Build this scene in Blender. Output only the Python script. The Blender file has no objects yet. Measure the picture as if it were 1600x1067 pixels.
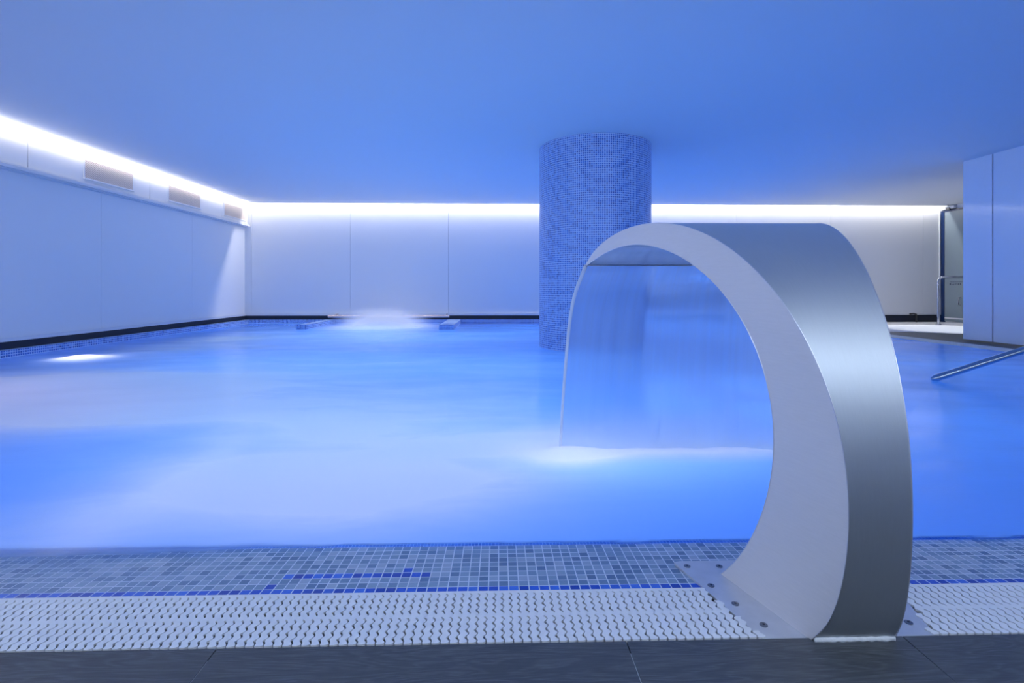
import bpy, bmesh, math, random
from mathutils import Vector, noise
random.seed(4)
SC = bpy.context.scene
COL = SC.collection
PI = math.pi

# ------------------------------------------------------------------ camera
cam_d = bpy.data.cameras.new('camera')
cam_d.sensor_width = 36.0
cam_d.lens = 18.0
cam_d.shift_y = -0.0522
cam_d.clip_start = 0.02
cam = bpy.data.objects.new('camera', cam_d)
cam.location = (0, 0, 0.68)
cam.rotation_euler = (PI / 2, 0, -math.radians(1.5))
COL.objects.link(cam)
SC.camera = cam

# ------------------------------------------------------------------ view + world
SC.view_settings.view_transform = 'Standard'
SC.view_settings.look = 'None'
SC.view_settings.gamma = 1.0
SC.view_settings.use_curve_mapping = False
SC.view_settings.exposure = 0.18
W = bpy.data.worlds.new('world')
SC.world = W
W.use_nodes = True
W.node_tree.nodes['Background'].inputs[0].default_value = (0.02, 0.03, 0.06, 1)
W.node_tree.nodes['Background'].inputs[1].default_value = 0.0
SC.cycles.use_denoising = True
SC.cycles.max_bounces = 10
SC.cycles.diffuse_bounces = 5
SC.cycles.transparent_max_bounces = 12
SC.cycles.sample_clamp_indirect = 4.0
SC.cycles.volume_step_rate = 1.0
SC.cycles.volume_bounces = 4

# ------------------------------------------------------------------ lamps of the place, and added fill lamps
LED_BACK = 112.0        # emission strength of the strip in the cove over the far wall
LED_LEFT = 18.0        # strip on top of the duct boxing
REAR_FILL = 90.0        # fill strip added behind the camera for deck, grating and spine
POOL_W = 17.5          # each blue underwater floodlight
POOL_COL = (0.16, 0.565, 1.0)
POOL_LAMPS = [(-2.6, 4.9), (-2.7, 7.4), (-1.3, 2.5), (-1.3, 4.6), (-1.3, 7.0),
              (0.3, 2.6), (0.1, 4.6), (0.0, 7.4), (2.0, 3.0), (2.6, 7.6), (3.8, 4.6), (4.2, 6.8),
              (-3.7, 8.9), (-2.1, 8.8), (0.6, 8.8), (2.9, 9.1), (4.7, 8.7)]


def lamp(name, kind, loc, power, col, rot=(0, 0, 0), **kw):
    d = bpy.data.lights.new(name, kind)
    d.energy = power
    d.color = col
    for k, v in kw.items():
        setattr(d, k, v)
    o = bpy.data.objects.new(name, d)
    o.location = loc
    o.rotation_euler = rot
    COL.objects.link(o)
    return o


for (lx, ly) in POOL_LAMPS:
    lamp('underwater_floodlight', 'AREA', (lx, ly, -1.19), POOL_W, POOL_COL, (PI, 0, 0), shape='DISK', size=1.5)
# whiter lamps added to brighten the foam, and the small bright pool lamp close to the left wall
for (lx, ly, w_, jc) in ((-3.4, 3.4, 5.0, (1.0, 0.80, 0.90)), (-2.3, 2.9, 2.6, (1.0, 0.80, 0.95)), (-0.6, 1.9, 4.0, (0.95, 0.85, 1.0)),
                         (-0.8, 2.7, 0.8, (1.0, 0.8, 1.0)), (-2.05, 8.9, 8.0, (0.95, 0.88, 1.0)), (-1.8, 6.6, 2.0, (1.0, 0.8, 1.0)), (0.6, 2.2, 2.6, (0.95, 0.88, 1.0))):
    lamp('foam_fill_light', 'AREA', (lx, ly, -0.85), w_, jc, (PI, 0, 0), shape='DISK', size=0.8)
lamp('foam_fill_light', 'AREA', (0.30, 2.10, -0.30), 1.0, (0.92, 0.9, 1.0), (PI, 0, 0), shape='DISK', size=0.25)  # added under the near end of the splash for a bright core
lamp('foam_fill_light', 'AREA', (0.80, 2.14, -0.35), 1.2, (0.92, 0.9, 1.0), (PI, 0, 0), shape='RECTANGLE', size=0.8, size_y=0.12)  # added along the foot of the curtain to brighten the splash
lamp('wall_floodlight', 'AREA', (-4.05, 5.1, -0.20), 3.0, (0.95, 0.96, 1.0), (PI, 0, 0), shape='DISK', size=0.16)
# ceiling spot of the entrance lobby, beyond the end of the white partition
lamp('lobby_spotlight', 'SPOT', (7.75, 8.0, 2.28), 230, (0.86, 0.93, 1.0), (math.radians(8), 0, math.radians(40)),
     spot_size=math.radians(52), spot_blend=0.35, shadow_soft_size=0.05)


# ------------------------------------------------------------------ helpers
class MB:
    """collects faces, then links them as one mesh object"""

    def __init__(self):
        self.v, self.f, self.uv, self.mi = [], [], [], []

    def face(self, pts, uv=None, mi=0):
        i = len(self.v)
        self.v += [tuple(p) for p in pts]
        self.f.append(tuple(range(i, i + len(pts))))
        self.uv.append(uv)
        self.mi.append(mi)

    def box(self, a, b, mi=0, pitch=None):
        x0, y0, z0 = a
        x1, y1, z1 = b
        q = [((x0, y0, z0), (x1, y0, z0), (x1, y0, z1), (x0, y0, z1), 0, 2),
             ((x1, y1, z0), (x0, y1, z0), (x0, y1, z1), (x1, y1, z1), 0, 2),
             ((x0, y1, z0), (x0, y0, z0), (x0, y0, z1), (x0, y1, z1), 1, 2),
             ((x1, y0, z0), (x1, y1, z0), (x1, y1, z1), (x1, y0, z1), 1, 2),
             ((x0, y0, z1), (x1, y0, z1), (x1, y1, z1), (x0, y1, z1), 0, 1),
             ((x0, y1, z0), (x1, y1, z0), (x1, y0, z0), (x0, y0, z0), 0, 1)]
        for p0, p1, p2, p3, ua, va in q:
            uv = None
            if pitch:
                uv = [(p[ua] / pitch, p[va] / pitch) for p in (p0, p1, p2, p3)]
            self.face((p0, p1, p2, p3), uv, mi)

    def prism(self, poly, z0, z1, mi=0):
        n = len(poly)
        i = len(self.v)
        self.v += [(x, y, z0) for x, y in poly] + [(x, y, z1) for x, y in poly]
        for k in range(n):
            self.f.append((i + k, i + (k + 1) % n, i + n + (k + 1) % n, i + n + k))
            self.uv.append(None)
            self.mi.append(mi)
        self.f.append(tuple(range(i + n, i + 2 * n)))
        self.f.append(tuple(reversed(range(i, i + n))))
        self.uv += [None, None]
        self.mi += [mi, mi]

    def tube(self, pts, r, n=12, cap=True, mi=0):
        P = [Vector(p) for p in pts]
        R = r if isinstance(r, (list, tuple)) else [r] * len(P)
        up = Vector((0.123, 0.31, 0.94)).normalized()
        base = len(self.v)
        for k, p in enumerate(P):
            d = (P[min(k + 1, len(P) - 1)] - P[max(k - 1, 0)]).normalized()
            s = d.cross(up)
            if s.length < 0.05:
                s = d.cross(Vector((1, 0, 0)))
            s.normalize()
            t = s.cross(d)
            for j in range(n):
                a = 2 * PI * j / n
                q = p + (s * math.cos(a) + t * math.sin(a)) * R[k]
                self.v.append(tuple(q))
        for k in range(len(P) - 1):
            for j in range(n):
                self.f.append((base + k * n + j, base + k * n + (j + 1) % n,
                               base + (k + 1) * n + (j + 1) % n, base + (k + 1) * n + j))
                self.uv.append(None)
                self.mi.append(mi)
        if cap:
            self.f.append(tuple(base + j for j in reversed(range(n))))
            self.f.append(tuple(base + (len(P) - 1) * n + j for j in range(n)))
            self.uv += [None, None]
            self.mi += [mi, mi]

    def lathe(self, c, prof, n=24, axis='z', mi=0):
        """prof: (radius, height) pairs"""
        base = len(self.v)
        for (r, h) in prof:
            for j in range(n):
                a = 2 * PI * j / n
                self.v.append((c[0] + r * math.cos(a), c[1] + r * math.sin(a), c[2] + h))
        for k in range(len(prof) - 1):
            for j in range(n):
                self.f.append((base + k * n + j, base + k * n + (j + 1) % n,
                               base + (k + 1) * n + (j + 1) % n, base + (k + 1) * n + j))
                self.uv.append(None)
                self.mi.append(mi)
        self.f.append(tuple(base + (len(prof) - 1) * n + j for j in range(n)))
        self.uv.append(None)
        self.mi.append(mi)

    def build(self, name, mats, parent=None, smooth=False, bevel=0.0, merge=True):
        me = bpy.data.meshes.new(name)
        me.from_pydata(self.v, [], self.f)
        if any(u for u in self.uv):
            L = me.uv_layers.new(name='UVMap')
            for p in me.polygons:
                u = self.uv[p.index]
                if u:
                    for k, li in enumerate(p.loop_indices):
                        L.data[li].uv = u[k]
        if not isinstance(mats, (list, tuple)):
            mats = [mats]
        for m in mats:
            me.materials.append(m)
        for p in me.polygons:
            p.material_index = self.mi[p.index]
        if merge:
            bm = bmesh.new()
            bm.from_mesh(me)
            bmesh.ops.remove_doubles(bm, verts=bm.verts, dist=1e-5)
            bmesh.ops.recalc_face_normals(bm, faces=bm.faces)
            bm.to_mesh(me)
            bm.free()
        if smooth:
            for p in me.polygons:
                p.use_smooth = True
        o = bpy.data.objects.new(name, me)
        COL.objects.link(o)
        if parent is not None:
            o.parent = parent
            o.matrix_parent_inverse = parent.matrix_basis.inverted()
        if bevel:
            b = o.modifiers.new('bevel', 'BEVEL')
            b.width = bevel
            b.segments = 2
            b.limit_method = 'ANGLE'
        if smooth == 'auto':
            me.set_sharp_from_angle(angle=math.radians(35))
        return o


def tag(o, label=None, cat=None, group=None, kind=None):
    if label:
        o['label'] = label
    if cat:
        o['category'] = cat
    if group:
        o['group'] = group
    if kind:
        o['kind'] = kind
    return o


def thing(name, label, cat, loc, group=None, kind=None):
    o = bpy.data.objects.new(name, None)
    o.empty_display_size = 0.1
    o.location = loc
    COL.objects.link(o)
    return tag(o, label, cat, group, kind)


def catmull(pts, n):
    P = [Vector(p) for p in pts]
    P = [2 * P[0] - P[1]] + P + [2 * P[-1] - P[-2]]
    out = []
    for i in range(1, len(P) - 2):
        for k in range(n):
            t = k / n
            a, b, c, d = P[i - 1], P[i], P[i + 1], P[i + 2]
            out.append(0.5 * (2 * b + (c - a) * t + (2 * a - 5 * b + 4 * c - d) * t * t + (3 * b - a - 3 * c + d) * t ** 3))
    out.append(P[-2])
    return out


# ------------------------------------------------------------------ materials
class NT:
    def __init__(self, name):
        self.m = bpy.data.materials.new(name)
        self.m.use_nodes = True
        self.t = self.m.node_tree
        self.t.nodes.clear()
        self.out = self.t.nodes.new('ShaderNodeOutputMaterial')

    def n(self, typ, ins=None, **props):
        nd = self.t.nodes.new('ShaderNode' + typ)
        for k, v in props.items():
            setattr(nd, k, v)
        for k, v in (ins or {}).items():
            self.set(nd.inputs[k], v)
        return nd

    def set(self, sock, v):
        if isinstance(v, bpy.types.NodeSocket):
            self.t.links.new(v, sock)
        elif isinstance(v, bpy.types.Node):
            self.t.links.new(v.outputs[0], sock)
        else:
            if sock.type == 'RGBA' and len(v) == 3:
                v = (*v, 1)
            sock.default_value = v

    def math(self, op, a, b=None, c=None, clamp=False):
        nd = self.n('Math', operation=op, use_clamp=clamp)
        self.set(nd.inputs[0], a)
        if b is not None:
            self.set(nd.inputs[1], b)
        if c is not None:
            self.set(nd.inputs[2], c)
        return nd.outputs[0]

    def ramp(self, fac, stops, mode='LINEAR'):
        nd = self.n('ValToRGB')
        nd.color_ramp.interpolation = mode
        e = nd.color_ramp.elements
        while len(e) < len(stops):
            e.new(0.5)
        for k, (p, c) in enumerate(stops):
            e[k].position = p
            e[k].color = (*c, 1) if len(c) == 3 else c
        self.set(nd.inputs[0], fac)
        return nd.outputs[0]

    def mix(self, f, a, b):
        nd = self.n('Mix', data_type='RGBA')
        self.set(nd.inputs[0], f)
        self.set(nd.inputs[6], a)
        self.set(nd.inputs[7], b)
        return nd.outputs[2]

    def shade(self, f, a, b):
        nd = self.n('MixShader')
        self.set(nd.inputs[0], f)
        self.set(nd.inputs[1], a)
        self.set(nd.inputs[2], b)
        return nd.outputs[0]

    def surf(self, s):
        self.set(self.out.inputs['Surface'], s)
        return self.m


def plain(name, col, rough=0.5, metal=0.0, spec=0.5, bump=0.0, bscale=60.0, var=0.0, stretch=(1, 1, 1), vscale=6.0, coat=0.0, aniso=0.0):
    N = NT(name)
    co = N.n('TexCoord').outputs['Object']
    mp = N.n('Mapping', {'Vector': co, 'Scale': stretch})
    c = col
    if var:
        nz = N.n('TexNoise', {'Vector': mp, 'Scale': vscale, 'Detail': 4.0})
        c = N.mix(nz.outputs[0], tuple(x * (1 - var) for x in col), tuple(min(1, x * (1 + var)) for x in col))
    b = N.n('BsdfPrincipled', {'Base Color': c, 'Roughness': rough, 'Metallic': metal, 'Specular IOR Level': spec,
                               'Coat Weight': coat, 'Coat Roughness': 0.08, 'Anisotropic': aniso})
    if bump:
        nb = N.n('TexNoise', {'Vector': mp, 'Scale': bscale, 'Detail': 5.0})
        N.set(b.inputs['Normal'], N.n('Bump', {'Strength': bump, 'Distance': 0.002, 'Height': nb.outputs[0]}))
    return N.surf(b.outputs[0])


def emit(name, col, s):
    N = NT(name)
    return N.surf(N.n('Emission', {'Color': col, 'Strength': s}).outputs[0])


def tiles(name, stops, grout, gw=0.07, rough=0.12, big=0.25, coat=0.5):
    """glass mosaic; UV is counted in tiles"""
    N = NT(name)
    uv = N.n('UVMap').outputs[0]
    fl = N.n('VectorMath', {0: uv}, operation='FLOOR').outputs[0]
    fr = N.n('VectorMath', {0: uv}, operation='FRACTION').outputs[0]
    wn = N.n('TexWhiteNoise', {'Vector': fl}, noise_dimensions='2D')
    lo = N.n('TexNoise', {'Vector': uv, 'Scale': 0.06, 'Detail': 2.0}).outputs[0]
    f = N.math('ADD', wn.outputs[0], N.math('MULTIPLY', N.math('SUBTRACT', lo, 0.5), big), clamp=True)
    col = N.ramp(f, stops)
    sx = N.n('SeparateXYZ', {0: fr})
    ex = N.math('MINIMUM', sx.outputs[0], N.math('SUBTRACT', 1.0, sx.outputs[0]))
    ey = N.math('MINIMUM', sx.outputs[1], N.math('SUBTRACT', 1.0, sx.outputs[1]))
    e = N.math('MINIMUM', ex, ey)
    mr = N.n('MapRange', {0: e, 1: gw * 0.75, 2: gw * 1.25, 3: 0.0, 4: 1.0}, interpolation_type='SMOOTHSTEP')
    m = mr.outputs[0]
    b = N.n('BsdfPrincipled', {'Base Color': N.mix(m, grout, col), 'Roughness': N.math('SUBTRACT', 0.7, N.math('MULTIPLY', m, 0.7 - rough)),
                               'Coat Weight': N.math('MULTIPLY', m, coat), 'Coat Roughness': 0.05})
    N.set(b.inputs['Normal'], N.n('Bump', {'Strength': 0.35, 'Distance': 0.002, 'Height': m}))
    return N.surf(b.outputs[0])


M = {}
M['wall'] = plain('white wall panel', (0.80, 0.81, 0.83), 0.34, spec=0.35, bump=0.03, bscale=3.0)
M['ceiling'] = plain('white ceiling paint', (0.80, 0.81, 0.83), 0.62, spec=0.25, bump=0.05, bscale=2.0)
M['groove'] = plain('dark panel joint', (0.20, 0.22, 0.27), 0.7)
M['duct'] = plain('white duct boxing', (0.82, 0.81, 0.80), 0.4, spec=0.3)
M['trim'] = plain('pale metal trim', (0.72, 0.73, 0.76), 0.4)
M['plinth'] = plain('dark blue plinth', (0.012, 0.018, 0.035), 0.5, spec=0.3, var=0.3)
M['gloss_panel'] = plain('glossy white lacquer panel', (0.90, 0.89, 0.90), 0.08, spec=0.6)
M['steel'] = plain('polished steel tube', (0.62, 0.62, 0.65), 0.16, metal=1.0)
M['pool_steel'] = plain('wet steel tube', (0.34, 0.42, 0.52), 0.2, metal=1.0)
M['copper'] = plain('pale copper tube', (0.78, 0.60, 0.52), 0.25, metal=0.8)
M['plastic'] = plain('white grating plastic', (0.78, 0.79, 0.82), 0.32, spec=0.5, var=0.04, vscale=9.0)
M['gutter'] = plain('grey gutter lining', (0.07, 0.09, 0.12), 0.6)
M['grout_lip'] = plain('white pool edge lip', (0.72, 0.73, 0.76), 0.5, bump=0.3, bscale=120)
M['sealant'] = plain('whitish sealant', (0.85, 0.86, 0.87), 0.7, bump=1.0, bscale=150.0)
M['flange'] = plain('satin steel flange', (0.60, 0.61, 0.66), 0.42, metal=0.45, var=0.12, vscale=30.0)
M['screw'] = plain('dull screw steel', (0.22, 0.23, 0.26), 0.4, metal=0.9)
M['dark_hole'] = plain('screw recess', (0.02, 0.02, 0.025), 0.6)
M['blue_frame'] = plain('dark blue door frame', (0.004, 0.022, 0.095), 0.35)
M['ink'] = plain('dark blue lettering', (0.01, 0.015, 0.06), 0.5)
M['pipe_dark'] = plain('dark drain pipe', (0.02, 0.02, 0.025), 0.4)
M['grille'] = plain('beige grille mesh', (0.78, 0.70, 0.65), 0.45)
M['grille_void'] = plain('grille interior', (0.32, 0.23, 0.18), 0.8)
M['white_frame'] = plain('white grille frame', (0.80, 0.81, 0.84), 0.4)
M['led_back'] = emit('neutral white led', (1.0, 0.97, 0.93), LED_BACK)
M['led_left'] = emit('warm white led', (1.0, 0.95, 0.89), LED_LEFT)
M['rear_fill'] = emit('cool white fill', (0.72, 0.85, 1.0), REAR_FILL)
M['mosaic'] = tiles('blue glass mosaic', [(0, (0.012, 0.06, 0.33)), (0.4, (0.035, 0.14, 0.52)), (0.75, (0.075, 0.22, 0.64)), (1, (0.14, 0.32, 0.70))],
                    (0.52, 0.68, 0.92), 0.13, 0.32, big=0.4, coat=0.0)
M['ledge'] = tiles('grey blue mosaic', [(0, (0.10, 0.17, 0.29)), (0.35, (0.17, 0.26, 0.38)), (0.7, (0.25, 0.34, 0.46)), (1, (0.36, 0.42, 0.52))],
                   (0.70, 0.73, 0.80), 0.055, 0.3, big=0.5, coat=0.0)
M['ledge_blue'] = tiles('deep blue mosaic', [(0, (0.004, 0.035, 0.32)), (0.5, (0.01, 0.08, 0.55)), (1, (0.04, 0.16, 0.66))],
                        (0.70, 0.73, 0.80), 0.055, 0.3, big=0.2, coat=0.0)
M['basin'] = tiles('pool basin mosaic', [(0, (0.03, 0.10, 0.40)), (1, (0.08, 0.20, 0.55))], (0.5, 0.6, 0.75), 0.06, 0.3)


def brushed(name, col, rough, stretch, aniso=0.0, metal=1.0):
    N = NT(name)
    co = N.n('TexCoord').outputs['Object']
    mp = N.n('Mapping', {'Vector': co, 'Scale': stretch})
    nz = N.n('TexNoise', {'Vector': mp, 'Scale': 40.0, 'Detail': 6.0, 'Roughness': 0.7}).outputs[0]
    lo = N.n('TexNoise', {'Vector': co, 'Scale': 5.0, 'Detail': 3.0}).outputs[0]
    c = N.mix(nz, tuple(x * 0.93 for x in col), tuple(min(1, x * 1.06) for x in col))
    r = N.math('ADD', rough - 0.08, N.math('ADD', N.math('MULTIPLY', nz, 0.08), N.math('MULTIPLY', lo, 0.08)))
    b = N.n('BsdfPrincipled', {'Base Color': c, 'Roughness': r, 'Metallic': metal, 'Anisotropic': aniso})
    N.set(b.inputs['Normal'], N.n('Bump', {'Strength': 0.06, 'Distance': 0.001, 'Height': nz}))
    return N.surf(b.outputs[0])


M['spine'] = brushed('brushed stainless spine', (0.57, 0.60, 0.63), 0.50, (8.0, 0.6, 0.6))
M['side'] = brushed('matt stainless side', (0.88, 0.85, 0.86), 0.55, (0.6, 0.6, 8.0), metal=0.4)
M['inner'] = brushed('stainless underside', (0.55, 0.58, 0.62), 0.18, (8.0, 0.6, 0.6))
M['weld'] = plain('bright weld', (0.80, 0.80, 0.84), 0.35, metal=0.9)


def deck_mat():
    N = NT('grey wood grain porcelain')
    co = N.n('TexCoord').outputs['Object']
    mp = N.n('Mapping', {'Vector': co, 'Scale': (1.2, 9.0, 1.0)})
    wv = N.n('TexNoise', {'Vector': mp, 'Scale': 2.2, 'Detail': 3.0, 'Distortion': 1.2}).outputs[0]
    rings = N.math('SINE', N.math('MULTIPLY', wv, 55.0))
    mp2 = N.n('Mapping', {'Vector': co, 'Scale': (3.0, 70.0, 1.0)})
    fine = N.n('TexNoise', {'Vector': mp2, 'Scale': 6.0, 'Detail': 5.0, 'Roughness': 0.75}).outputs[0]
    g = N.math('ADD', N.math('MULTIPLY', rings, 0.10), fine)
    col = N.ramp(g, [(0.25, (0.034, 0.038, 0.047)), (0.55, (0.056, 0.063, 0.075)), (0.85, (0.12, 0.13, 0.145))])
    b = N.n('BsdfPrincipled', {'Base Color': col, 'Roughness': 0.42, 'Specular IOR Level': 0.4})
    N.set(b.inputs['Normal'], N.n('Bump', {'Strength': 0.25, 'Distance': 0.002, 'Height': g}))
    return N.surf(b.outputs[0])


M['deck'] = deck_mat()


def water_mat():
    """aerated pool water: clear film over the ledge, turbid where the jets stir it, white where it foams"""
    N = NT('aerated pool water')
    fo = N.n('Attribute', attribute_name='foam').outputs['Fac']
    tu = N.n('Attribute', attribute_name='turbid').outputs['Fac']
    co = N.n('TexCoord').outputs['Object']
    mp = N.n('Mapping', {'Vector': co, 'Scale': (1.0, 2.6, 1.0), 'Rotation': (0, 0, 0.25)})
    n1 = N.n('TexNoise', {'Vector': mp, 'Scale': 1.3, 'Detail': 4.0, 'Roughness': 0.55, 'Distortion': 0.6}).outputs[0]
    n2 = N.n('TexNoise', {'Vector': mp, 'Scale': 14.0, 'Detail': 3.0}).outputs[0]
    f = N.math('MULTIPLY', fo, N.math('ADD', 0.55, N.math('MULTIPLY', n1, 0.9)), clamp=True)
    col = N.mix(f, (0.16, 0.34, 0.84), (0.90, 0.91, 0.96))
    lay = N.n('AddShader')
    dif = N.n('BsdfDiffuse', {'Color': col})
    trl = N.n('BsdfTranslucent', {'Color': N.mix(f, (0.22, 0.45, 0.95), (0.60, 0.57, 0.66))})
    body = N.shade(N.math('ADD', 0.40, N.math('MULTIPLY', f, 0.15)), trl.outputs[0], dif.outputs[0])
    clear = N.n('BsdfTransparent', {'Color': (0.62, 0.80, 0.97, 1)})
    film = N.n('BsdfTransparent', {'Color': (0.95, 0.97, 1.0, 1)})
    wat = N.shade(N.math('MULTIPLY', tu, 1.0, clamp=True), film.outputs[0], clear.outputs[0])
    k = N.math('MULTIPLY', tu, N.math('ADD', 0.92, N.math('MULTIPLY', f, 0.08)), clamp=True)
    under = N.shade(k, wat, body)
    bump = N.n('Bump', {'Strength': 0.12, 'Distance': 0.02, 'Height': N.math('ADD', n1, N.math('MULTIPLY', n2, 0.12))})
    gl = N.n('BsdfGlossy', {'Color': (1, 1, 1, 1), 'Roughness': 0.16})
    N.set(gl.inputs['Normal'], bump)
    fr = N.n('Fresnel', {'IOR': 1.33})
    N.set(fr.inputs['Normal'], bump)
    front = N.math('SUBTRACT', 1.0, N.n('NewGeometry').outputs['Backfacing'])
    gf = N.math('MULTIPLY', front, N.math('SUBTRACT', N.math('ADD', 0.12, N.math('MULTIPLY', tu, 0.78)), N.math('MULTIPLY', f, 0.5)), clamp=True)
    s = N.shade(N.math('MULTIPLY', fr, gf, clamp=True), under, gl.outputs[0])
    return N.surf(s)


M['water'] = water_mat()


def curtain_mat():
    """thin falling sheet: blurred refraction with threads of brighter water; UV u across, v down"""
    N = NT('falling water sheet')
    uv = N.n('UVMap').outputs[0]
    mp = N.n('Mapping', {'Vector': uv, 'Scale': (30.0, 0.5, 1.0)})
    st = N.n('TexNoise', {'Vector': mp, 'Scale': 1.0, 'Detail': 4.0, 'Roughness': 0.6, 'Distortion': 0.15}).outputs[0]
    lo = N.n('TexNoise', {'Vector': N.n('Mapping', {'Vector': uv, 'Scale': (3.0, 0.7, 1.0)}), 'Scale': 1.0, 'Detail': 1.0}).outputs[0]
    m = N.ramp(N.math('ADD', N.math('MULTIPLY', st, 0.75), N.math('MULTIPLY', lo, 0.35)), [(0.43, (0, 0, 0)), (0.74, (1, 1, 1))])
    vv = N.n('SeparateXYZ', {0: uv}).outputs[1]
    uu = N.n('SeparateXYZ', {0: uv}).outputs[0]
    m = N.math('MULTIPLY', N.math('ADD', m, N.math('MULTIPLY', N.math('SUBTRACT', uu, 0.15, clamp=True), 0.45)), N.math('SUBTRACT', 1.0, N.math('MULTIPLY', vv, 0.75)))
    bump = N.n('Bump', {'Strength': 0.3, 'Distance': 0.008, 'Height': st})
    rf = N.n('BsdfRefraction', {'Color': (0.86, 0.93, 1.0, 1), 'Roughness': 0.30, 'IOR': 1.06})
    N.set(rf.inputs['Normal'], bump)
    tr = N.n('BsdfTransparent', {'Color': (0.85, 0.92, 1.0, 1)})
    thin = N.shade(0.72, tr.outputs[0], rf.outputs[0])
    wh = N.shade(0.5, N.n('BsdfTranslucent', {'Color': (0.58, 0.76, 1.0, 1)}).outputs[0], N.n('BsdfDiffuse', {'Color': (0.58, 0.76, 1.0, 1)}).outputs[0])
    s = N.shade(N.math('ADD', 0.26, N.math('MULTIPLY', m, 0.62)), thin, wh)
    gl = N.n('BsdfGlossy', {'Roughness': 0.12})
    N.set(gl.inputs['Normal'], bump)
    fr = N.n('Fresnel', {'IOR': 1.33})
    s = N.shade(N.math('MULTIPLY', fr, 0.6), s, gl.outputs[0])
    return N.surf(s)


M['curtain'] = curtain_mat()
N = NT('bright rope of water')
gl_ = N.n('BsdfGlossy', {'Roughness': 0.15})
N.surf(N.shade(0.06, N.shade(0.5, N.n('BsdfTranslucent', {'Color': (0.97, 0.98, 1, 1)}).outputs[0], N.n('BsdfDiffuse', {'Color': (0.97, 0.98, 1, 1)}).outputs[0]), gl_.outputs[0]))
M['rope'] = N.m


def mist_mat(name, dens, nscale=2.0, power=1.5, bottom=False):
    """spray droplets: thickest in the middle of the cloud, thinning to nothing at its rim"""
    N = NT(name)
    co = N.n('TexCoord').outputs['Object']
    ln = N.n('VectorMath', {0: co}, operation='LENGTH').outputs['Value']
    fall = N.math('POWER', N.math('SUBTRACT', 1.0, ln, clamp=True), power)
    nz = N.n('TexNoise', {'Vector': co, 'Scale': nscale, 'Detail': 2.0}).outputs[0]
    d = N.math('MULTIPLY', N.math('MULTIPLY', fall, dens), N.math('ADD', 0.4, N.math('MULTIPLY', nz, 1.2)))
    v = N.n('VolumeScatter', {'Color': (0.94, 0.96, 1.0, 1), 'Density': d, 'Anisotropy': 0.2})
    N.set(N.out.inputs['Volume'], v)
    return N.m


# ------------------------------------------------------------------ room shell
XL, YB, ZC = -4.93, 10.08, 2.31
XP = 6.0          # white partition
XE = 8.914        # lobby wall with the door
YR = -0.8         # wall behind the camera
WZ = -0.004       # water level
GAP = 0.004


def panel_wall(name, axis, at, a0, a1, z0, z1, seams, sign, mat, thick=0.05, gap=GAP):
    """panels side by side with open joints before a dark backing"""
    mb = MB()
    edges = [a0] + sorted(s for s in seams if a0 < s < a1) + [a1]
    for k in range(len(edges) - 1):
        p, q = edges[k] + (gap / 2 if k else 0), edges[k + 1] - (gap / 2 if k < len(edges) - 2 else 0)
        if axis == 'x':
            mb.box((p, min(at, at + sign * thick), z0), (q, max(at, at + sign * thick), z1))
        else:
            mb.box((min(at, at + sign * thick), p, z0), (max(at, at + sign * thick), q, z1))
    f = at + sign * 0.012
    if axis == 'x':
        mb.box((a0, min(f, at + sign * (thick + .03)), z0), (a1, max(f, at + sign * (thick + .03)), z1), 1)
    else:
        mb.box((min(f, at + sign * (thick + .03)), a0, z0), (max(f, at + sign * (thick + .03)), a1, z1), 1)
    return tag(mb.build(name, [mat, M['groove']], merge=False), kind='structure')


panel_wall('wall_left', 'y', XL, YR, YB + 0.08, 0.0, 2.62, [8.37 - 1.885 * k for k in range(6)], -1, M['wall'])
panel_wall('wall_back', 'x', YB, XL - 0.08, XE + 0.1, 0.0, 2.62, [-4.80 + 1.906 * k for k in range(8)], 1, M['wall'])
panel_wall('wall_right', 'y', XP, YR, 6.46, 0.025, ZC, [6.065, 4.1, 2.1, 0.1], 1, M['gloss_panel'], 0.06, 0.018)
mb = MB()
mb.box((XE, 4.0, 0), (XE + 0.1, YB + 0.08, 2.62))
tag(mb.build('wall_east', M['wall']), kind='structure')
mb = MB()
mb.box((XP + 0.09, 3.9, 0), (XE + 0.1, 4.0, ZC))
tag(mb.build('wall_south', M['wall']), kind='structure')
mb = MB()
mb.box((XL - 0.08, YR - 0.1, 0), (XP + 0.2, YR, 2.62))
tag(mb.build('wall_rear', M['wall']), kind='structure')

# ceiling stops short of the far wall: the cove
CE = YB - 0.14
mb = MB()
mb.box((XL, YR, ZC), (XE, CE, ZC + 0.03))
tag(mb.build('ceiling', M['ceiling']), kind='structure')
mb = MB()
mb.box((XL, CE - 0.25, 2.54), (XE, YB, 2.58))
mb.box((XL, CE - 0.27, ZC + 0.031), (XE, CE - 0.25, 2.58))
tag(mb.build('trim_1', M['ceiling']), kind='structure')


def led_strip(name, a, b, mat, label):
    t = thing(name, label, 'light strip', ((a[0] + b[0]) / 2, (a[1] + b[1]) / 2, a[2]))
    m = MB()
    m.box(a, b)
    m.build('diffuser', mat, t)
    return t


t = led_strip('led_strip', (XL + 0.08, YB - 0.075, 2.455), (XE - 0.05, YB - 0.055, 2.475), M['led_back'], 'hidden white light strip in the cove above the far wall')
m = MB()
m.box((XL + 0.08, YB - 0.085, 2.476), (XE - 0.05, YB - 0.045, 2.539))
m.build('mounting_profile', M['trim'], t)
t = led_strip('led_strip', (XL + 0.20, YR + 0.040, 2.256), (XP - 0.1, YR + 0.056, 2.272), M['rear_fill'], 'added cool white fill strip along the top of the rear wall')  # unseen strip, added to brighten the deck, grating and steel
m = MB()
m.box((XL + 0.20, YR + 0.001, 2.262), (XP - 0.1, YR + 0.039, 2.266))
m.build('mounting_profile', M['trim'], t)

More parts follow.
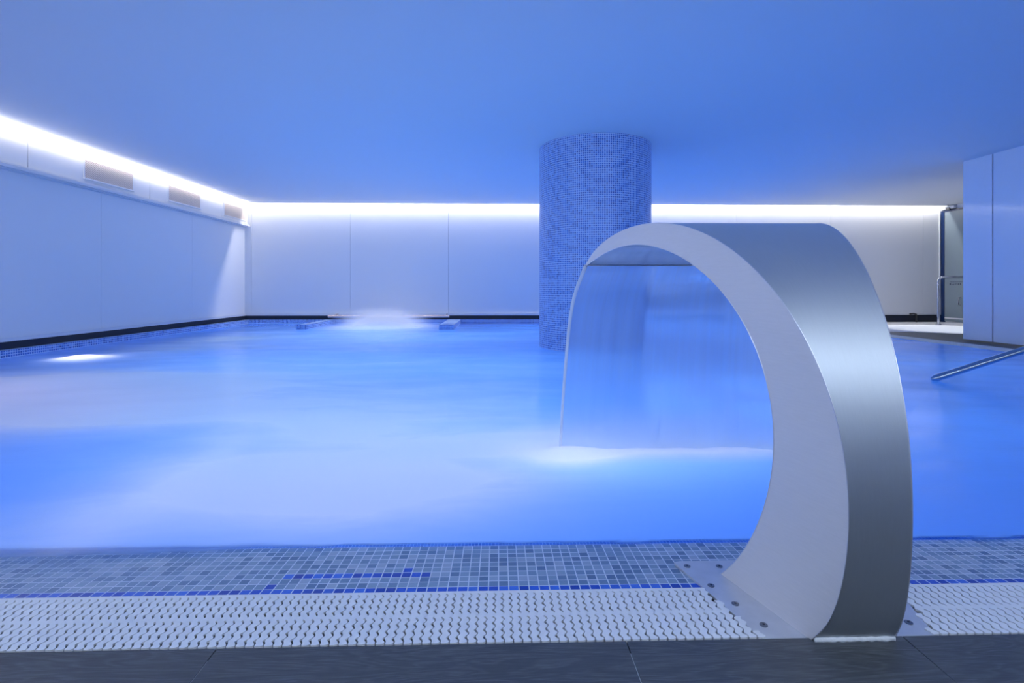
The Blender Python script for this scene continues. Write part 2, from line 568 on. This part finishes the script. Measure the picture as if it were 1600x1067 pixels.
# duct boxing along the left wall, with its trim and joints
BX = -4.87
mb = MB()
ed = [YR] + [9.13 - 1.85 * k for k in range(6, -1, -1)] + [YB - 0.01]
for k in range(len(ed) - 1):
    mb.box((XL, ed[k] + 0.004, 1.925), (BX, ed[k + 1] - 0.004, 2.306))
mb.box((XL, YR, 1.93), (BX - 0.012, YB - 0.01, 2.30), 1)
tag(mb.build('trim_2', [M['duct'], M['groove']], merge=False), kind='structure')
mb = MB()
mb.box((XL, YR, 1.905), (BX + 0.030, YB - 0.012, 1.922))
mb.box((XL, YR, 1.872), (BX + 0.046, YB - 0.012, 1.900))
mb.box((XL, YR, 1.86), (BX + 0.006, YB - 0.012, 1.871))
tag(mb.build('trim_3', M['trim'], merge=False), kind='structure')
t = led_strip('led_strip', (BX + 0.046, YR + 0.02, 2.246), (BX + 0.060, YB - 0.145, 2.258), M['led_left'], 'glowing white light strip along the top of the left duct boxing')
for k in range(8):
    m = MB()
    m.box((BX + 0.001, 9.4 - 1.4 * k, 2.250), (BX + 0.0455, 9.412 - 1.4 * k, 2.254))
    m.build('mounting_bracket', M['trim'], t)



def grille(y0, y1, label):
    t = thing('air_grille', label, 'air vent', (BX, (y0 + y1) / 2, 1.96), 'air grilles on the duct boxing')
    z0, z1 = 1.962, 2.206
    f = MB()
    w = 0.016
    X0, X1 = BX + 0.001, BX + 0.010
    f.box((X0, y0, z0), (X1 + 0.012, y1, z0 + w))
    f.box((X0, y0, z1 - w), (X1, y1, z1))
    f.box((X0, y0, z0 + w), (X1, y0 + w, z1 - w))
    f.box((X0, y1 - w, z0 + w), (X1, y1, z1 - w))
    f.build('frame', M['white_frame'], t, bevel=0.002)
    b = MB()
    b.box((X0, y0 + w, z0 + w), (X0 + 0.002, y1 - w, z1 - w))
    b.build('backing', M['grille_void'], t)
    g = MB()
    p = 0.026
    a0, a1, c0, c1 = y0 + w, y1 - w, z0 + w, z1 - w
    H = c1 - c0
    for s in (1, -1):
        k = a0 - H if s > 0 else a0
        while k < (a1 if s > 0 else a1 + H):
            # bar from (k, c0) rising at 45 degrees, cut to the frame
            ya, yb = (k, k + H) if s > 0 else (k, k - H)
            za, zb = c0, c1
            lo, hi = min(ya, yb), max(ya, yb)
            u0, u1 = max(lo, a0), min(hi, a1)
            if u1 - u0 > 0.004:
                zf = lambda y: za + (y - ya) / (yb - ya) * (zb - za)
                hw = 0.0042
                P = [(u0, zf(u0)), (u1, zf(u1))]
                d = 1 if zf(u1) > zf(u0) else -1
                dy, dz = hw * 0.707, hw * 0.707 * -d
                xa = X0 + 0.006 + (0.003 if s > 0 else 0)
                g.face([(xa, P[0][0] - dy, P[0][1] - dz), (xa, P[1][0] - dy, P[1][1] - dz),
                        (xa, P[1][0] + dy, P[1][1] + dz), (xa, P[0][0] + dy, P[0][1] + dz)])
            k += p
    o = g.build('grille_mesh', M['grille'], t, merge=False)
    sd = o.modifiers.new('thick', 'SOLIDIFY')
    sd.thickness = 0.002
    return t


grille(6.134, 6.955, 'white framed air grille with beige mesh, largest of three on the left duct')
grille(7.668, 8.493, 'beige mesh air grille between the two others on the left duct')
grille(9.20, 9.985, 'beige mesh air grille in the far corner, smallest looking of three')

# sill, plinth and tiled curb along the left and far walls
mb = MB()
mb.box((XL, YR, 0.145), (XL + 0.035, YB, 0.182))
mb.box((XL, YB - 0.035, 0.145), (8.53, YB, 0.182))
tag(mb.build('baseboard_sill', M['trim'], merge=False), kind='structure')
mb = MB()
mb.box((XL, YR, 0.0), (XL + 0.022, YB, 0.145))
mb.box((XL, YB - 0.022, 0.0), (XE, YB, 0.145))
tag(mb.build('baseboard_left', M['plinth'], merge=False), kind='structure')
PT = 0.0255
XCF = -4.812      # curb face on the left
YCF = 9.99        # curb face at the back
mb = MB()
mb.box((XL + 0.023, 1.15, -1.25), (XCF, YB - 0.023, 0.068), 0, PT)
tag(mb.build('curb_left', M['mosaic'], merge=False), kind='structure')
mb = MB()
mb.box((XCF + 0.001, YCF, -1.25), (5.40, YB - 0.023, 0.068), 0, PT)
tag(mb.build('curb_back', M['mosaic'], merge=False), kind='structure')
# low divider walls framing the alcove of the water jet
for nm, x0, x1, y0, lab in (('tiled_divider_wall', -3.325, -3.165, 8.5, 'low tiled wall left of the bubbling jet at the far pool edge'),
                            ('tiled_divider_wall', -0.975, -0.735, 8.4, 'low tiled wall right of the bubbling jet, near the column')):
    mb = MB()
    mb.box((x0, y0, -1.25), (x1, YCF - 0.001, 0.072), 0, PT)
    tag(mb.build(nm, M['mosaic'], merge=False), lab, 'low wall', 'tiled walls beside the jet alcove', 'structure')
mb = MB()
mb.box((-0.73, 9.70, -1.25), (5.39, YCF - 0.002, -0.045), 0, PT)
tag(mb.build('tiled_underwater_bench', M['mosaic'], merge=False), kind='structure')

# pool basin
mb = MB()
mb.face([(XCF, 1.42, -1.25), (5.41, 1.42, -1.25), (5.41, YCF, -1.25), (XCF, YCF, -1.25)],
        [(XCF / PT, 1.42 / PT), (5.41 / PT, 1.42 / PT), (5.41 / PT, YCF / PT), (XCF / PT, YCF / PT)])
mb.face([(XCF, 1.387, -1.25), (5.41, 1.387, -1.25), (5.41, 1.387, -0.018), (XCF, 1.387, -0.018)],
        [(XCF / PT, 0), (5.41 / PT, 0), (5.41 / PT, 47), (XCF / PT, 47)])
mb.face([(5.405, 1.42, -1.25), (5.405, YCF, -1.25), (5.405, YCF, -0.001), (5.405, 1.42, -0.001)],
        [(1.42 / PT, 0), (YCF / PT, 0), (YCF / PT, 48), (1.42 / PT, 48)])
tag(mb.build('pool_basin', M['basin'], merge=False), kind='structure')

# near ledge: ten rows of mosaic dipping gently under the water
LP = 0.0233
rows = 10
Y0L, RP = 1.1565, 0.0229


def ledge_z(y):
    return -0.0052 - (y - Y0L) * 0.05


xa, xb = -4.81, 5.405
mb = MB()
ix = lambda x: round(x / LP)
i0, i1 = math.floor(xa / LP), math.ceil(xb / LP)
r4 = (ix(-0.523), ix(-0.523) + 15)
r2 = ix(-0.538)
r5 = r4[1] - 3
for r in range(rows):
    ya, yb = Y0L + r * RP, Y0L + (r + 1) * RP
    if r == 0:
        segs = [(i0, i1, 1)]
    elif r == 1:
        segs = [(i0, r2, 0), (r2, r2 + 1, 1), (r2 + 1, i1, 0)]
    elif r == 3:
        segs = [(i0, r4[0], 0), (r4[0], r4[1], 1), (r4[1], i1, 0)]
    elif r == 4:
        segs = [(i0, r5, 0), (r5, r5 + 1, 1), (r5 + 1, i1, 0)]
    else:
        segs = [(i0, i1, 0)]
    for a, b, mi in segs:
        mb.face([(a * LP, ya, ledge_z(ya)), (b * LP, ya, ledge_z(ya)), (b * LP, yb, ledge_z(yb)), (a * LP, yb, ledge_z(yb))],
                [(a, r), (b, r), (b, r + 1), (a, r + 1)], mi)
tag(mb.build('tiled_pool_ledge', [M['ledge'], M['ledge_blue']], merge=False), kind='structure')
mb = MB()
mb.box((xa, 1.1495, -0.20), (0.470, Y0L, -0.002))
mb.box((2 * 0.6856 - 0.470, 1.1495, -0.20), (xb, Y0L, -0.002))
tag(mb.build('trim_5', M['grout_lip'], bevel=0.002), kind='structure')

# overflow gutter under the near grating
mb = MB()
mb.box((xa, 0.975, -0.16), (xb, 1.149, -0.15))
mb.box((xa, 0.960, -0.16), (xb, 0.9745, -0.022))
tag(mb.build('overflow_gutter', M['gutter'], merge=False), kind='structure')

# column
CX, CY, CR = 1.125, 5.98, 0.645
nt = 180
mb = MB()
for k in range(96):
    a, b = 2 * PI * k / 96, 2 * PI * (k + 1) / 96
    pa = (CX + CR * math.cos(a), CY + CR * math.sin(a))
    pb = (CX + CR * math.cos(b), CY + CR * math.sin(b))
    mb.face([(*pa, -1.25), (*pb, -1.25), (*pb, ZC), (*pa, ZC)],
            [(k / 96 * nt, 0), ((k + 1) / 96 * nt, 0), ((k + 1) / 96 * nt, 3.56 / 0.0232), (k / 96 * nt, 3.56 / 0.0232)])
o = mb.build('tiled_column', M['mosaic'], smooth=True)
tag(o, 'round column clad in small blue mosaic tiles standing in the pool', 'column', kind='structure')

# deck: front planks with open joints, side deck and lobby floor
XCN = 0.6856     # centre line of the fountain
mb = MB()
jx = [-4.6, -2.9, -1.32, -0.531, 0.246, 0.788, 1.56, 2.36, 3.6, 4.8]
for r in range(18):
    y1 = 0.9795 - r * 0.20
    y0 = y1 - 0.1985
    off = 0.0 if r % 2 == 0 else 0.37
    ed = [XL + 0.03] + [j + off for j in jx] + [XP - 0.01]
    for k in range(len(ed) - 1):
        mb.box((ed[k] + 0.001, max(y0, YR), -0.02), (ed[k + 1] - 0.001, y1, 0.0))
mb.box((XL, YR, -0.03), (XP, 0.95, -0.0015), 1)
M['deck_joint'] = plain('grey deck grout', (0.40, 0.41, 0.43), 0.8)
tag(mb.build('floor_deck', [M['deck'], M['deck_joint']], merge=False), kind='structure')
mb = MB()
mb.box((5.752, 0.985, -0.05), (6.10, 6.5, 0.0))
mb.prism([(5.752, 6.5), (XE, 6.5), (XE, 6.55), (6.9, 7.43), (6.1, 7.84), (5.752, 8.0)], -0.05, 0.0)
mb.box((6.10, 4.0, -0.05), (XE, 6.499, 0.0))
tag(mb.build('floor_lobby', M['deck'], merge=False), kind='structure')
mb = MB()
mb.prism([(5.752, 8.0), (6.1, 7.84), (6.9, 7.43), (XE, 6.55), (XE, YB), (5.752, YB)], -0.05, 0.001)  # paler than the deck, beyond a slanted near edge
M['pale_floor'] = plain('pale floor surface', (0.80, 0.79, 0.80), 0.3, spec=0.5, var=0.05, vscale=1.5)
tag(mb.build('floor_pale_zone', M['pale_floor'], merge=False), kind='structure')


# ------------------------------------------------------------------ gratings
def bar(mb, x0, ya, yb, phase=0.0, samples=6, swap=False, top=0.0):
    """one wavy rib, T-shaped: beaded top plate and a thin web below"""
    P = 0.0208
    n = max(4, int((yb - ya) / P * samples))
    Lf, Rt = [], []
    for k in range(n + 1):
        y = ya + (yb - ya) * k / n
        w = 2 * PI * (y - ya) / P + phase
        c = 0.0026 * math.sin(w)
        hw = 0.0070 + 0.0009 * math.sin(w + 0.9)
        if k in (0, n):
            hw = 0.0045
        # closing bridges joining neighbouring ribs
        u = (y - 0.984) / 0.165 if not swap else ((y - ya) / (yb - ya))
        if abs(u - 0.5) < 0.03 or u > 0.965:
            hw = 0.0092
        Lf.append((x0 + c - hw, y))
        Rt.append((x0 + c + hw, y))
    sw = (lambda p, z: (p[1], p[0], z)) if swap else (lambda p, z: (p[0], p[1], z))
    i = len(mb.v)
    t, b = top, top - 0.004
    for l, r in zip(Lf, Rt):
        mb.v += [sw(l, t), sw(r, t), sw(l, b), sw(r, b)]
    m = len(Lf)

    def add(*q):
        mb.f.append(q)
        mb.uv.append(None)
        mb.mi.append(0)
    for k in range(m - 1):
        p, q = i + 4 * k, i + 4 * k + 4
        add(p, p + 1, q + 1, q)
        add(p + 1, p + 3, q + 3, q + 1)
        add(p + 2, p, q, q + 2)
    add(i, i + 2, i + 3, i + 1)
    e = i + 4 * (m - 1)
    add(e, e + 1, e + 3, e + 2)
    a = (x0 - 0.0013, ya + 0.001)
    c = (x0 + 0.0013, yb - 0.001)
    if swap:
        mb.box((a[1], a[0], top - 0.022), (c[1], c[0], b))
    else:
        mb.box((a[0], a[1], top - 0.022), (c[0], c[1], b))


PX = 0.01765
YG0, YG1 = 0.984, 1.1485


def edge_left(y):
    return 0.524 - (y - 0.984) * 0.32


mb = MB()
x = edge_left(YG0) - 0.012
k = 0
while x > -4.2:
    yb = YG1
    if x + 0.009 > edge_left(YG1):
        yb = max(YG0 + 0.02, YG0 + (0.524 - x - 0.009) / 0.32)
        yb = min(yb, YG1)
    bar(mb, x, YG0, yb, samples=8 if x > -1.4 else 5)
    x -= PX
o = mb.build('overflow_grating', M['plastic'], merge=False)
tag(o, 'long white wavy overflow grating left of the steel fountain', 'drain grate', 'pool overflow gratings')
mb = MB()
x = 2 * XCN - edge_left(YG0) + 0.012
while x < 5.36:
    yb = YG1
    xm = 2 * XCN - x
    if xm + 0.009 > edge_left(YG1):
        yb = min(YG1, max(YG0 + 0.02, YG0 + (0.524 - xm - 0.009) / 0.32))
    bar(mb, x, YG0, yb, samples=8 if x < 1.6 else 5)
    x += PX
o = mb.build('overflow_grating', M['plastic'], merge=False)
tag(o, 'white wavy overflow grating right of the steel fountain', 'drain grate', 'pool overflow gratings')
mb = MB()
y = 1.0
while y < 9.96:
    bar(mb, y, 5.415, 5.745, samples=4, swap=True)
    y += 0.0225
o = mb.build('overflow_grating', M['plastic'], merge=False)
tag(o, 'distant white overflow grating along the right pool edge by the partition', 'drain grate', 'pool overflow gratings')
mb = MB()
mb.box((5.41, 0.99, -0.16), (5.75, YB - 0.03, -0.15))
mb.box((5.746, 0.99, -0.15), (5.7515, YB - 0.03, -0.004))
tag(mb.build('overflow_channel', M['gutter'], merge=False), kind='structure')

# ------------------------------------------------------------------ the fountain
OUT = [(0.9763, -0.004), (0.9443, 0.0474), (0.923, 0.1046), (0.9096, 0.1665), (0.9028, 0.2294), (0.9018, 0.292), (0.9067, 0.3534), (0.9175, 0.4136), (0.9348, 0.4724), (0.9587, 0.5295), (0.9894, 0.5846), (1.0267, 0.637), (1.0705, 0.6859), (1.1199, 0.7303), (1.1743, 0.7694), (1.2328, 0.8026), (1.2944, 0.8293), (1.3582, 0.8492), (1.4234, 0.8625), (1.4895, 0.8692), (1.5559, 0.8696), (1.6222, 0.8639), (1.688, 0.8519), (1.7522, 0.8328), (1.813, 0.805), (1.8673, 0.7654)]
INN = [(1.2085, -0.0015), (1.2042, 0.0013), (1.1668, 0.0468), (1.1348, 0.0961), (1.1077, 0.149), (1.0857, 0.2048), (1.0698, 0.263), (1.0609, 0.3225), (1.06, 0.3822), (1.0674, 0.4411), (1.0834, 0.498), (1.1077, 0.5518), (1.1397, 0.6016), (1.1786, 0.6469), (1.2231, 0.687), (1.2723, 0.7217), (1.3248, 0.751), (1.3798, 0.7747), (1.4364, 0.7929), (1.4942, 0.8055), (1.5528, 0.8125), (1.6121, 0.8137), (1.6718, 0.8091), (1.7316, 0.7989), (1.7902, 0.7839), (1.8600, 0.7620)]
OUT = [(p.x, p.y) for p in catmull([(a, b, 0) for a, b in OUT], 3)]
INN = [(p.x, p.y) for p in catmull([(a, b, 0) for a, b in INN], 3)]
xl = lambda y: 0.916 - 0.32 * y
xr = lambda y: 0.4552 + 0.32 * y
ft = thing('waterfall_fountain', 'arched stainless steel waterfall fountain at the near pool edge', 'fountain', (XCN, 1.0, 0))
nn = len(OUT)


def strip(prof, inset=0.0):
    mb = MB()
    nx = 10
    for k in range(len(prof) - 1):
        (ya, za), (yb, zb) = prof[k], prof[k + 1]
        for j in range(nx):
            s, t_ = j / nx, (j + 1) / nx
            lx = lambda y, q: xl(y) + (xr(y) - xl(y)) * q
            mb.face([(lx(ya, s), ya, za), (lx(ya, t_), ya, za), (lx(yb, t_), yb, zb), (lx(yb, s), yb, zb)])
    return mb


strip(OUT).build('spine', M['spine'], ft, smooth=True)
strip(INN).build('underside', M['inner'], ft, smooth=True)
for fx in (xl, xr):
    mb = MB()
    for k in range(nn - 1):
        q = [OUT[k], OUT[k + 1], INN[k + 1], INN[k]]
        mb.face([(fx(y), y, z) for y, z in q])
    mb.build('side_plate', M['side'], ft)
    w = MB()
    w.tube([(fx(y), y, z) for y, z in OUT], 0.0011, 6)
    w.build('weld_seam', M['weld'], ft, smooth=True)
    w = MB()
    w.tube([(fx(y), y, z) for y, z in INN], 0.0009, 6)
    w.build('weld_seam', M['weld'], ft, smooth=True)
mb = MB()
yl, zl = OUT[-1]
mb.box((xl(yl) + 0.002, yl - 0.012, zl - 0.0055), (xr(yl) - 0.002, yl + 0.003, zl - 0.0015))
mb.build('spout_lip', M['weld'], ft, bevel=0.001)
# base flange with its screws
poly = [(0.512, 0.983), (0.436, 1.262), (0.452, 1.268), (2 * XCN - 0.452, 1.268), (2 * XCN - 0.436, 1.262), (2 * XCN - 0.512, 0.983)]
mb = MB()
mb.prism(poly, -0.0085, -0.0015)
fl = mb.build('base_flange', M['flange'], ft, bevel=0.001)
for sx, sy in ((0.4865, 1.1605), (0.5108, 1.092), (0.536, 1.022), (0.5402, 1.240), (0.462, 1.243)):
    for px in (sx, 2 * XCN - sx):
        mb = MB()
        mb.lathe((px, sy, -0.0014), [(0.0078, 0), (0.0076, 0.0012), (0.0062, 0.0016)], 20)
        s = mb.build('screw', M['screw'], fl, smooth='auto')
        h = MB()
        h.lathe((px, sy, 0.0003), [(0.0026, 0), (0.0026, 0.0003)], 6)
        h_ = h.build('screw', M['dark_hole'], fl)
mb = MB()
pts = []
for k in range(60):
    s = k / 59
    xx = xl(0.976) + 0.004 + (xr(0.976) - xl(0.976) - 0.006) * s
    pts.append((xx, 0.9725 + 0.0022 * noise.noise((xx * 60, 1, 0)), 0.003))
mb.tube(pts, [0.0066 + 0.002 * noise.noise((p[0] * 90, 5, 2)) for p in pts], 8)
o = mb.build('sealant_bead', M['sealant'], ft, smooth=True)
o['label'] = 'ragged whitish sealant bead'

# falling sheet of water
PATH = [(0.0, 0.760), (0.0967, 0.660), (0.1487, 0.560), (0.190, 0.405), (0.232, 0.193), (0.260, -0.003)]
cp = catmull([(a, b, 0) for a, b in PATH], 6)
mb = MB()
nx = 60
for k in range(len(cp) - 1):
    for j in range(nx):
        Q = []
        U = []
        for (kk, jj) in ((k, j), (k, j + 1), (k + 1, j + 1), (k + 1, j)):
            d, z = cp[kk].x, cp[kk].y
            y = yl + d + 0.004 * noise.noise((jj * 0.45, kk * 0.05, 2.0)) * min(1, kk / 12)
            s = jj / nx
            x0 = 0.3186 - 0.24 * d
            x1 = 1.0527 + 0.42 * d
            Q.append((x0 + (x1 - x0) * s, y, z))
            U.append((s, kk / (len(cp) - 1)))
        mb.face(Q, U)
wt = thing('falling_water_sheet', 'thin curtain of water falling from the fountain lip into the pool', 'water', (XCN, 2.0, WZ), kind='stuff')
o = mb.build('water_sheet', M['curtain'], wt, smooth=True)
for sgn in (0,):
    w = MB()
    pts, rad = [], []
    for k, c in enumerate(cp):
        d = c.x
        xx = (0.3186 - 0.24 * d) if sgn == 0 else (1.0527 + 0.24 * d)
        pts.append((xx, yl + d, c.y))
        rad.append(0.0055 + 0.002 * (1 - k / len(cp)))
    w.tube(pts, rad, 10)
    w.build('water_rope', M['rope'], wt, smooth=True)


# ------------------------------------------------------------------ pool water
def g2(x, y, cx, cy, sx, sy, rot=0.0):
    dx, dy = x - cx, y - cy
    c, s = math.cos(rot), math.sin(rot)
    u, v = (c * dx + s * dy) / sx, (-s * dx + c * dy) / sy
    return math.exp(-(u * u + v * v))


FOAM = [(-3.6, 3.7, 1.5, 0.5, 0.05, 0.80), (-2.6, 2.85, 1.6, 0.35, 0.05, 0.75), (-2.7, 3.3, 1.8, 0.7, 0, 0.35),
        (-0.5, 1.75, 0.55, 0.30, 0, 0.75), (-0.55, 2.4, 0.9, 0.8, 0, 0.45), (-1.0, 2.0, 0.30, 0.9, -0.5, 0.30),
        (-2.05, 9.1, 0.85, 0.7, 0, 1.0), (-2.0, 7.3, 2.2, 1.4, 0, 0.40), (-1.2, 4.3, 2.2, 1.4, 0, 0.40),
        (-4.05, 5.1, 0.22, 0.2, 0, 1.3), (-3.6, 6.5, 0.7, 1.2, 0, 0.45), (0.75, 2.14, 0.65, 0.09, 0, 1.0), (0.30, 2.10, 0.16, 0.11, 0, 0.9), (0.75, 2.35, 0.6, 0.2, 0, 0.35),
        (0.0, 2.27, 0.40, 0.13, 0.1, 0.7), (1.2, 4.2, 2.0, 1.2, 0, 0.12), (3.2, 5.6, 1.2, 1.0, 0, 0.18)]


def foam_at(x, y):
    v = sum(a * g2(x, y, cx, cy, sx, sy, r) for cx, cy, sx, sy, r, a in FOAM)
    n = noise.noise((x * 0.55, y * 1.5, 3.1)) * 0.30 + noise.noise((x * 1.4, y * 3.4, 7.7)) * 0.16
    return max(0.0, 1.5 * v * (1.0 + n * 1.1) + 0.03)


ys = [Y0L + 0.012 * k for k in range(40)]
while ys[-1] < 9.98:
    ys.append(min(9.985, ys[-1] + 0.035 + 0.006 * (ys[-1] - 1.6)))
xs = [XCF + 0.002 + (5.403 - XCF - 0.004) * k / 260 for k in range(261)]
me = bpy.data.meshes.new('pool_water')
V, Fc, FO, TU = [], [], [], []
for y in ys:
    for x in xs:
        a = min(1.0, max(0.0, (y - 1.5) / 0.5))
        z = WZ + a * (0.006 * noise.noise((x * 1.1, y * 2.2, 0.3)) + 0.003 * noise.noise((x * 3.0, y * 5.0, 1.3)))
        z += 0.10 * g2(x, y, -2.05, 9.1, 0.42, 0.34) + 0.035 * g2(x, y, -4.05, 5.1, 0.18, 0.16)
        z += 0.022 * g2(x, y, 0.28, 2.11, 0.10, 0.07) + (0.016 + 0.014 * noise.noise((x * 9, y * 9, 5))) * g2(x, y, 0.7, 2.14, 0.55, 0.07)
        V.append((x, y, z))
        FO.append(foam_at(x, y))
        edge = 1.374 + 0.012 * noise.noise((x * 7, 0, 2)) - 0.03 * min(1.0, max(0.0, (-0.55 - x) / 0.6))
        wid = 0.008 + 0.11 * min(1.0, max(0.0, (-0.45 - x) / 0.5))
        tb = min(1.0, max(0.0, (y - edge + wid * 0.5) / wid))
        tb = tb * tb * (3 - 2 * tb)
        if y < 1.375:
            tb = max(tb, 0.22 * max(0.0, min(1.0, (-0.6 - x) / 0.5)) * (0.5 + noise.noise((x * 5, y * 22, 4))))
        TU.append(tb)
nxs = len(xs)
for j in range(len(ys) - 1):
    for i in range(nxs - 1):
        p = j * nxs + i
        Fc.append((p, p + 1, p + nxs + 1, p + nxs))
me.from_pydata(V, [], Fc)
for nm, dat in (('foam', FO), ('turbid', TU)):
    at = me.attributes.new(nm, 'FLOAT', 'POINT')
    at.data.foreach_set('value', dat)
me.materials.append(M['water'])
for p in me.polygons:
    p.use_smooth = True
o = bpy.data.objects.new('pool_water', me)
COL.objects.link(o)
tag(o, 'milky blue bubbling water filling the indoor pool', 'water', kind='stuff')


def mist(name, label, loc, scale, mat):
    bm = bmesh.new()
    bmesh.ops.create_icosphere(bm, subdivisions=3, radius=1.0)
    me = bpy.data.meshes.new(name)
    bm.to_mesh(me)
    bm.free()
    me.materials.append(mat)
    o = bpy.data.objects.new(name, me)
    o.location = loc
    o.scale = scale
    COL.objects.link(o)
    return tag(o, label, 'mist', kind='stuff')


mist('jet_mist', 'white spray dome over the bubbling jet at the far pool edge', (-2.05, 9.1, 0.02), (1.0, 0.7, 0.40), mist_mat('jet spray', 16.0, 2.0, 2.2))
mist('splash_mist', 'low white splash mist where the water curtain meets the pool', (0.68, 2.17, 0.0), (0.85, 0.24, 0.22), mist_mat('splash spray', 8.0, 3.0, 1.5))

# ------------------------------------------------------------------ rails and small fittings
t = thing('grab_rail', 'long horizontal copper coloured grab rail behind the bubbling jet', 'rail', (-2.1, 9.9, 0.15))
m = MB()
m.tube([(-3.257, 9.875, 0.138), (-0.945, 9.875, 0.138)], 0.027, 14)
m.build('tube', M['copper'], t, smooth='auto')
for bx_ in (-3.12, -1.0):
    m = MB()
    m.tube([(bx_, 9.876, 0.138), (bx_, 9.90, 0.175), (bx_, 10.06, 0.175)], 0.010, 8)
    m.lathe((bx_, 9.875, 0.160), [(0.012, 0), (0.012, 0.012), (0.006, 0.016)], 10)
    m.build('bracket', M['copper'], t, smooth='auto')

t = thing('pool_handrail', 'sloping steel handrail dipping into the pool at the right', 'handrail', (5.85, 3.7, 0))
pts = [(3.198, 3.7, 0.004), (3.204, 3.7, 0.006), (3.215, 3.7, 0.0095), (3.235, 3.7, 0.016), (5.2, 3.7, 0.622), (5.55, 3.7, 0.735), (5.72, 3.7, 0.770), (5.83, 3.7, 0.72), (5.86, 3.7, 0.60), (5.86, 3.7, 0.0)]
pts = pts[:4] + [tuple(p) for p in catmull(pts[4:9], 5)] + [pts[9]]
m = MB()
m.tube(pts, [0.006, 0.014, 0.020] + [0.0245] * (len(pts) - 3), 16)
m.build('tube', M['pool_steel'], t, smooth='auto')
m = MB()
m.lathe((5.86, 3.7, 0.0), [(0.055, 0.0), (0.055, 0.006), (0.03, 0.014)], 20)
m.build('floor_rosette', M['steel'], t, smooth='auto')

t = thing('lobby_handrail', 'bent steel handrail standing before the lobby door', 'handrail', (8.21, 9.35, 0))
c = [tuple(p) for p in catmull([(8.21, 9.35, 0.80), (8.225, 9.35, 0.845), (8.27, 9.35, 0.878), (8.33, 9.35, 0.886)], 4)]
m = MB()
m.tube([(8.21, 9.35, 0.0)] + c + [(XE - 0.01, 9.35, 0.886)], 0.026, 14)
m.build('tube', M['steel'], t, smooth='auto')
m = MB()
m.lathe((8.21, 9.35, 0.0), [(0.05, 0.0), (0.05, 0.006), (0.03, 0.012)], 16)
m.build('floor_rosette', M['steel'], t, smooth='auto')

m = MB()
m.tube([(8.20, 10.00, 0.165), (8.28, 10.00, 0.17), (8.33, 10.0, 0.155), (8.335, 10.0, 0.12), (8.335, 10.0, 0.0)], 0.016, 10)
o = m.build('drain_pipe', M['pipe_dark'], smooth='auto')
tag(o, 'short dark bent pipe at the foot of the far wall', 'pipe')
m = MB()
m.tube([(8.86, YB - 0.018, 0.5), (8.86, YB - 0.018, 2.25)], 0.012, 8)
m.build('wall_conduit', M['white_frame'], smooth='auto')
tag(bpy.data.objects['wall_conduit'], 'thin white vertical conduit in the corner beside the door', 'conduit')

# door in the lobby wall
d = thing('door_1', 'frosted grey glass lobby door with dark blue frame', 'door', (XE, 9.5, 0), kind='structure')
m = MB()
m.box((XE - 0.03, 9.985, 0.0), (XE - 0.001, YB - 0.024, 2.225))
m.box((XE - 0.03, 8.9, 2.19), (XE - 0.001, 9.985, 2.225))
m.box((XE - 0.03, 8.86, 0.0), (XE - 0.001, 8.9, 2.225))
m.build('frame', M['blue_frame'], d, merge=False)
m = MB()
m.box((XE - 0.02, 8.9, 0.02), (XE - 0.002, 9.985, 2.19))
M['door_glass'] = plain('frosted grey glass', (0.20, 0.25, 0.29), 0.22, spec=0.7, var=0.06, vscale=2.0)
m.build('leaf', M['door_glass'], d)
m = MB()
m.box((XE - 0.022, 8.9, 0.075), (XE - 0.0195, 9.985, 0.098))
m.build('kick_rail', M['trim'], d)
m = MB()
m.tube([(XE - 0.02, 9.63, 0.35), (XE - 0.06, 9.63, 0.36), (XE - 0.06, 9.63, 0.49), (XE - 0.02, 9.63, 0.50)], 0.01, 8)
m.build('handle', M['steel'], d, smooth='auto')
m = MB()
m.box((XE - 0.075, 9.72, 2.235), (XE - 0.002, 10.04, 2.295))
cl = m.build('door_closer', M['white_frame'], d, bevel=0.006)
m = MB()
m.box((XE - 0.09, 9.80, 2.215), (XE - 0.055, 9.88, 2.262))
m.build('closer_arm', M['pipe_dark'], cl)
m = MB()
y = 9.855
for (w_, g_) in ((0.055, .012), (0.03, .014), (0.03, .016), (0.026, .014), (0.03, .014), (0.02, .0)):
    m.box((XE - 0.0215, y - w_, 0.792), (XE - 0.0199, y, 0.802))
    y -= w_ + g_
y = 9.87
for (w_, h_, z_) in ((0.032, 0.026, 0), (0.022, 0.014, 0), (0.013, 0.024, -.006), (0.022, 0.026, 0), (0.010, 0.03, 0.002), (0.028, 0.022, 0), (0.03, 0.024, 0)):
    m.box((XE - 0.0215, y - w_, 0.745 + z_), (XE - 0.0199, y, 0.745 + z_ + h_))
    y -= w_ + 0.016
m.build('lettering', M['ink'], d, merge=False)
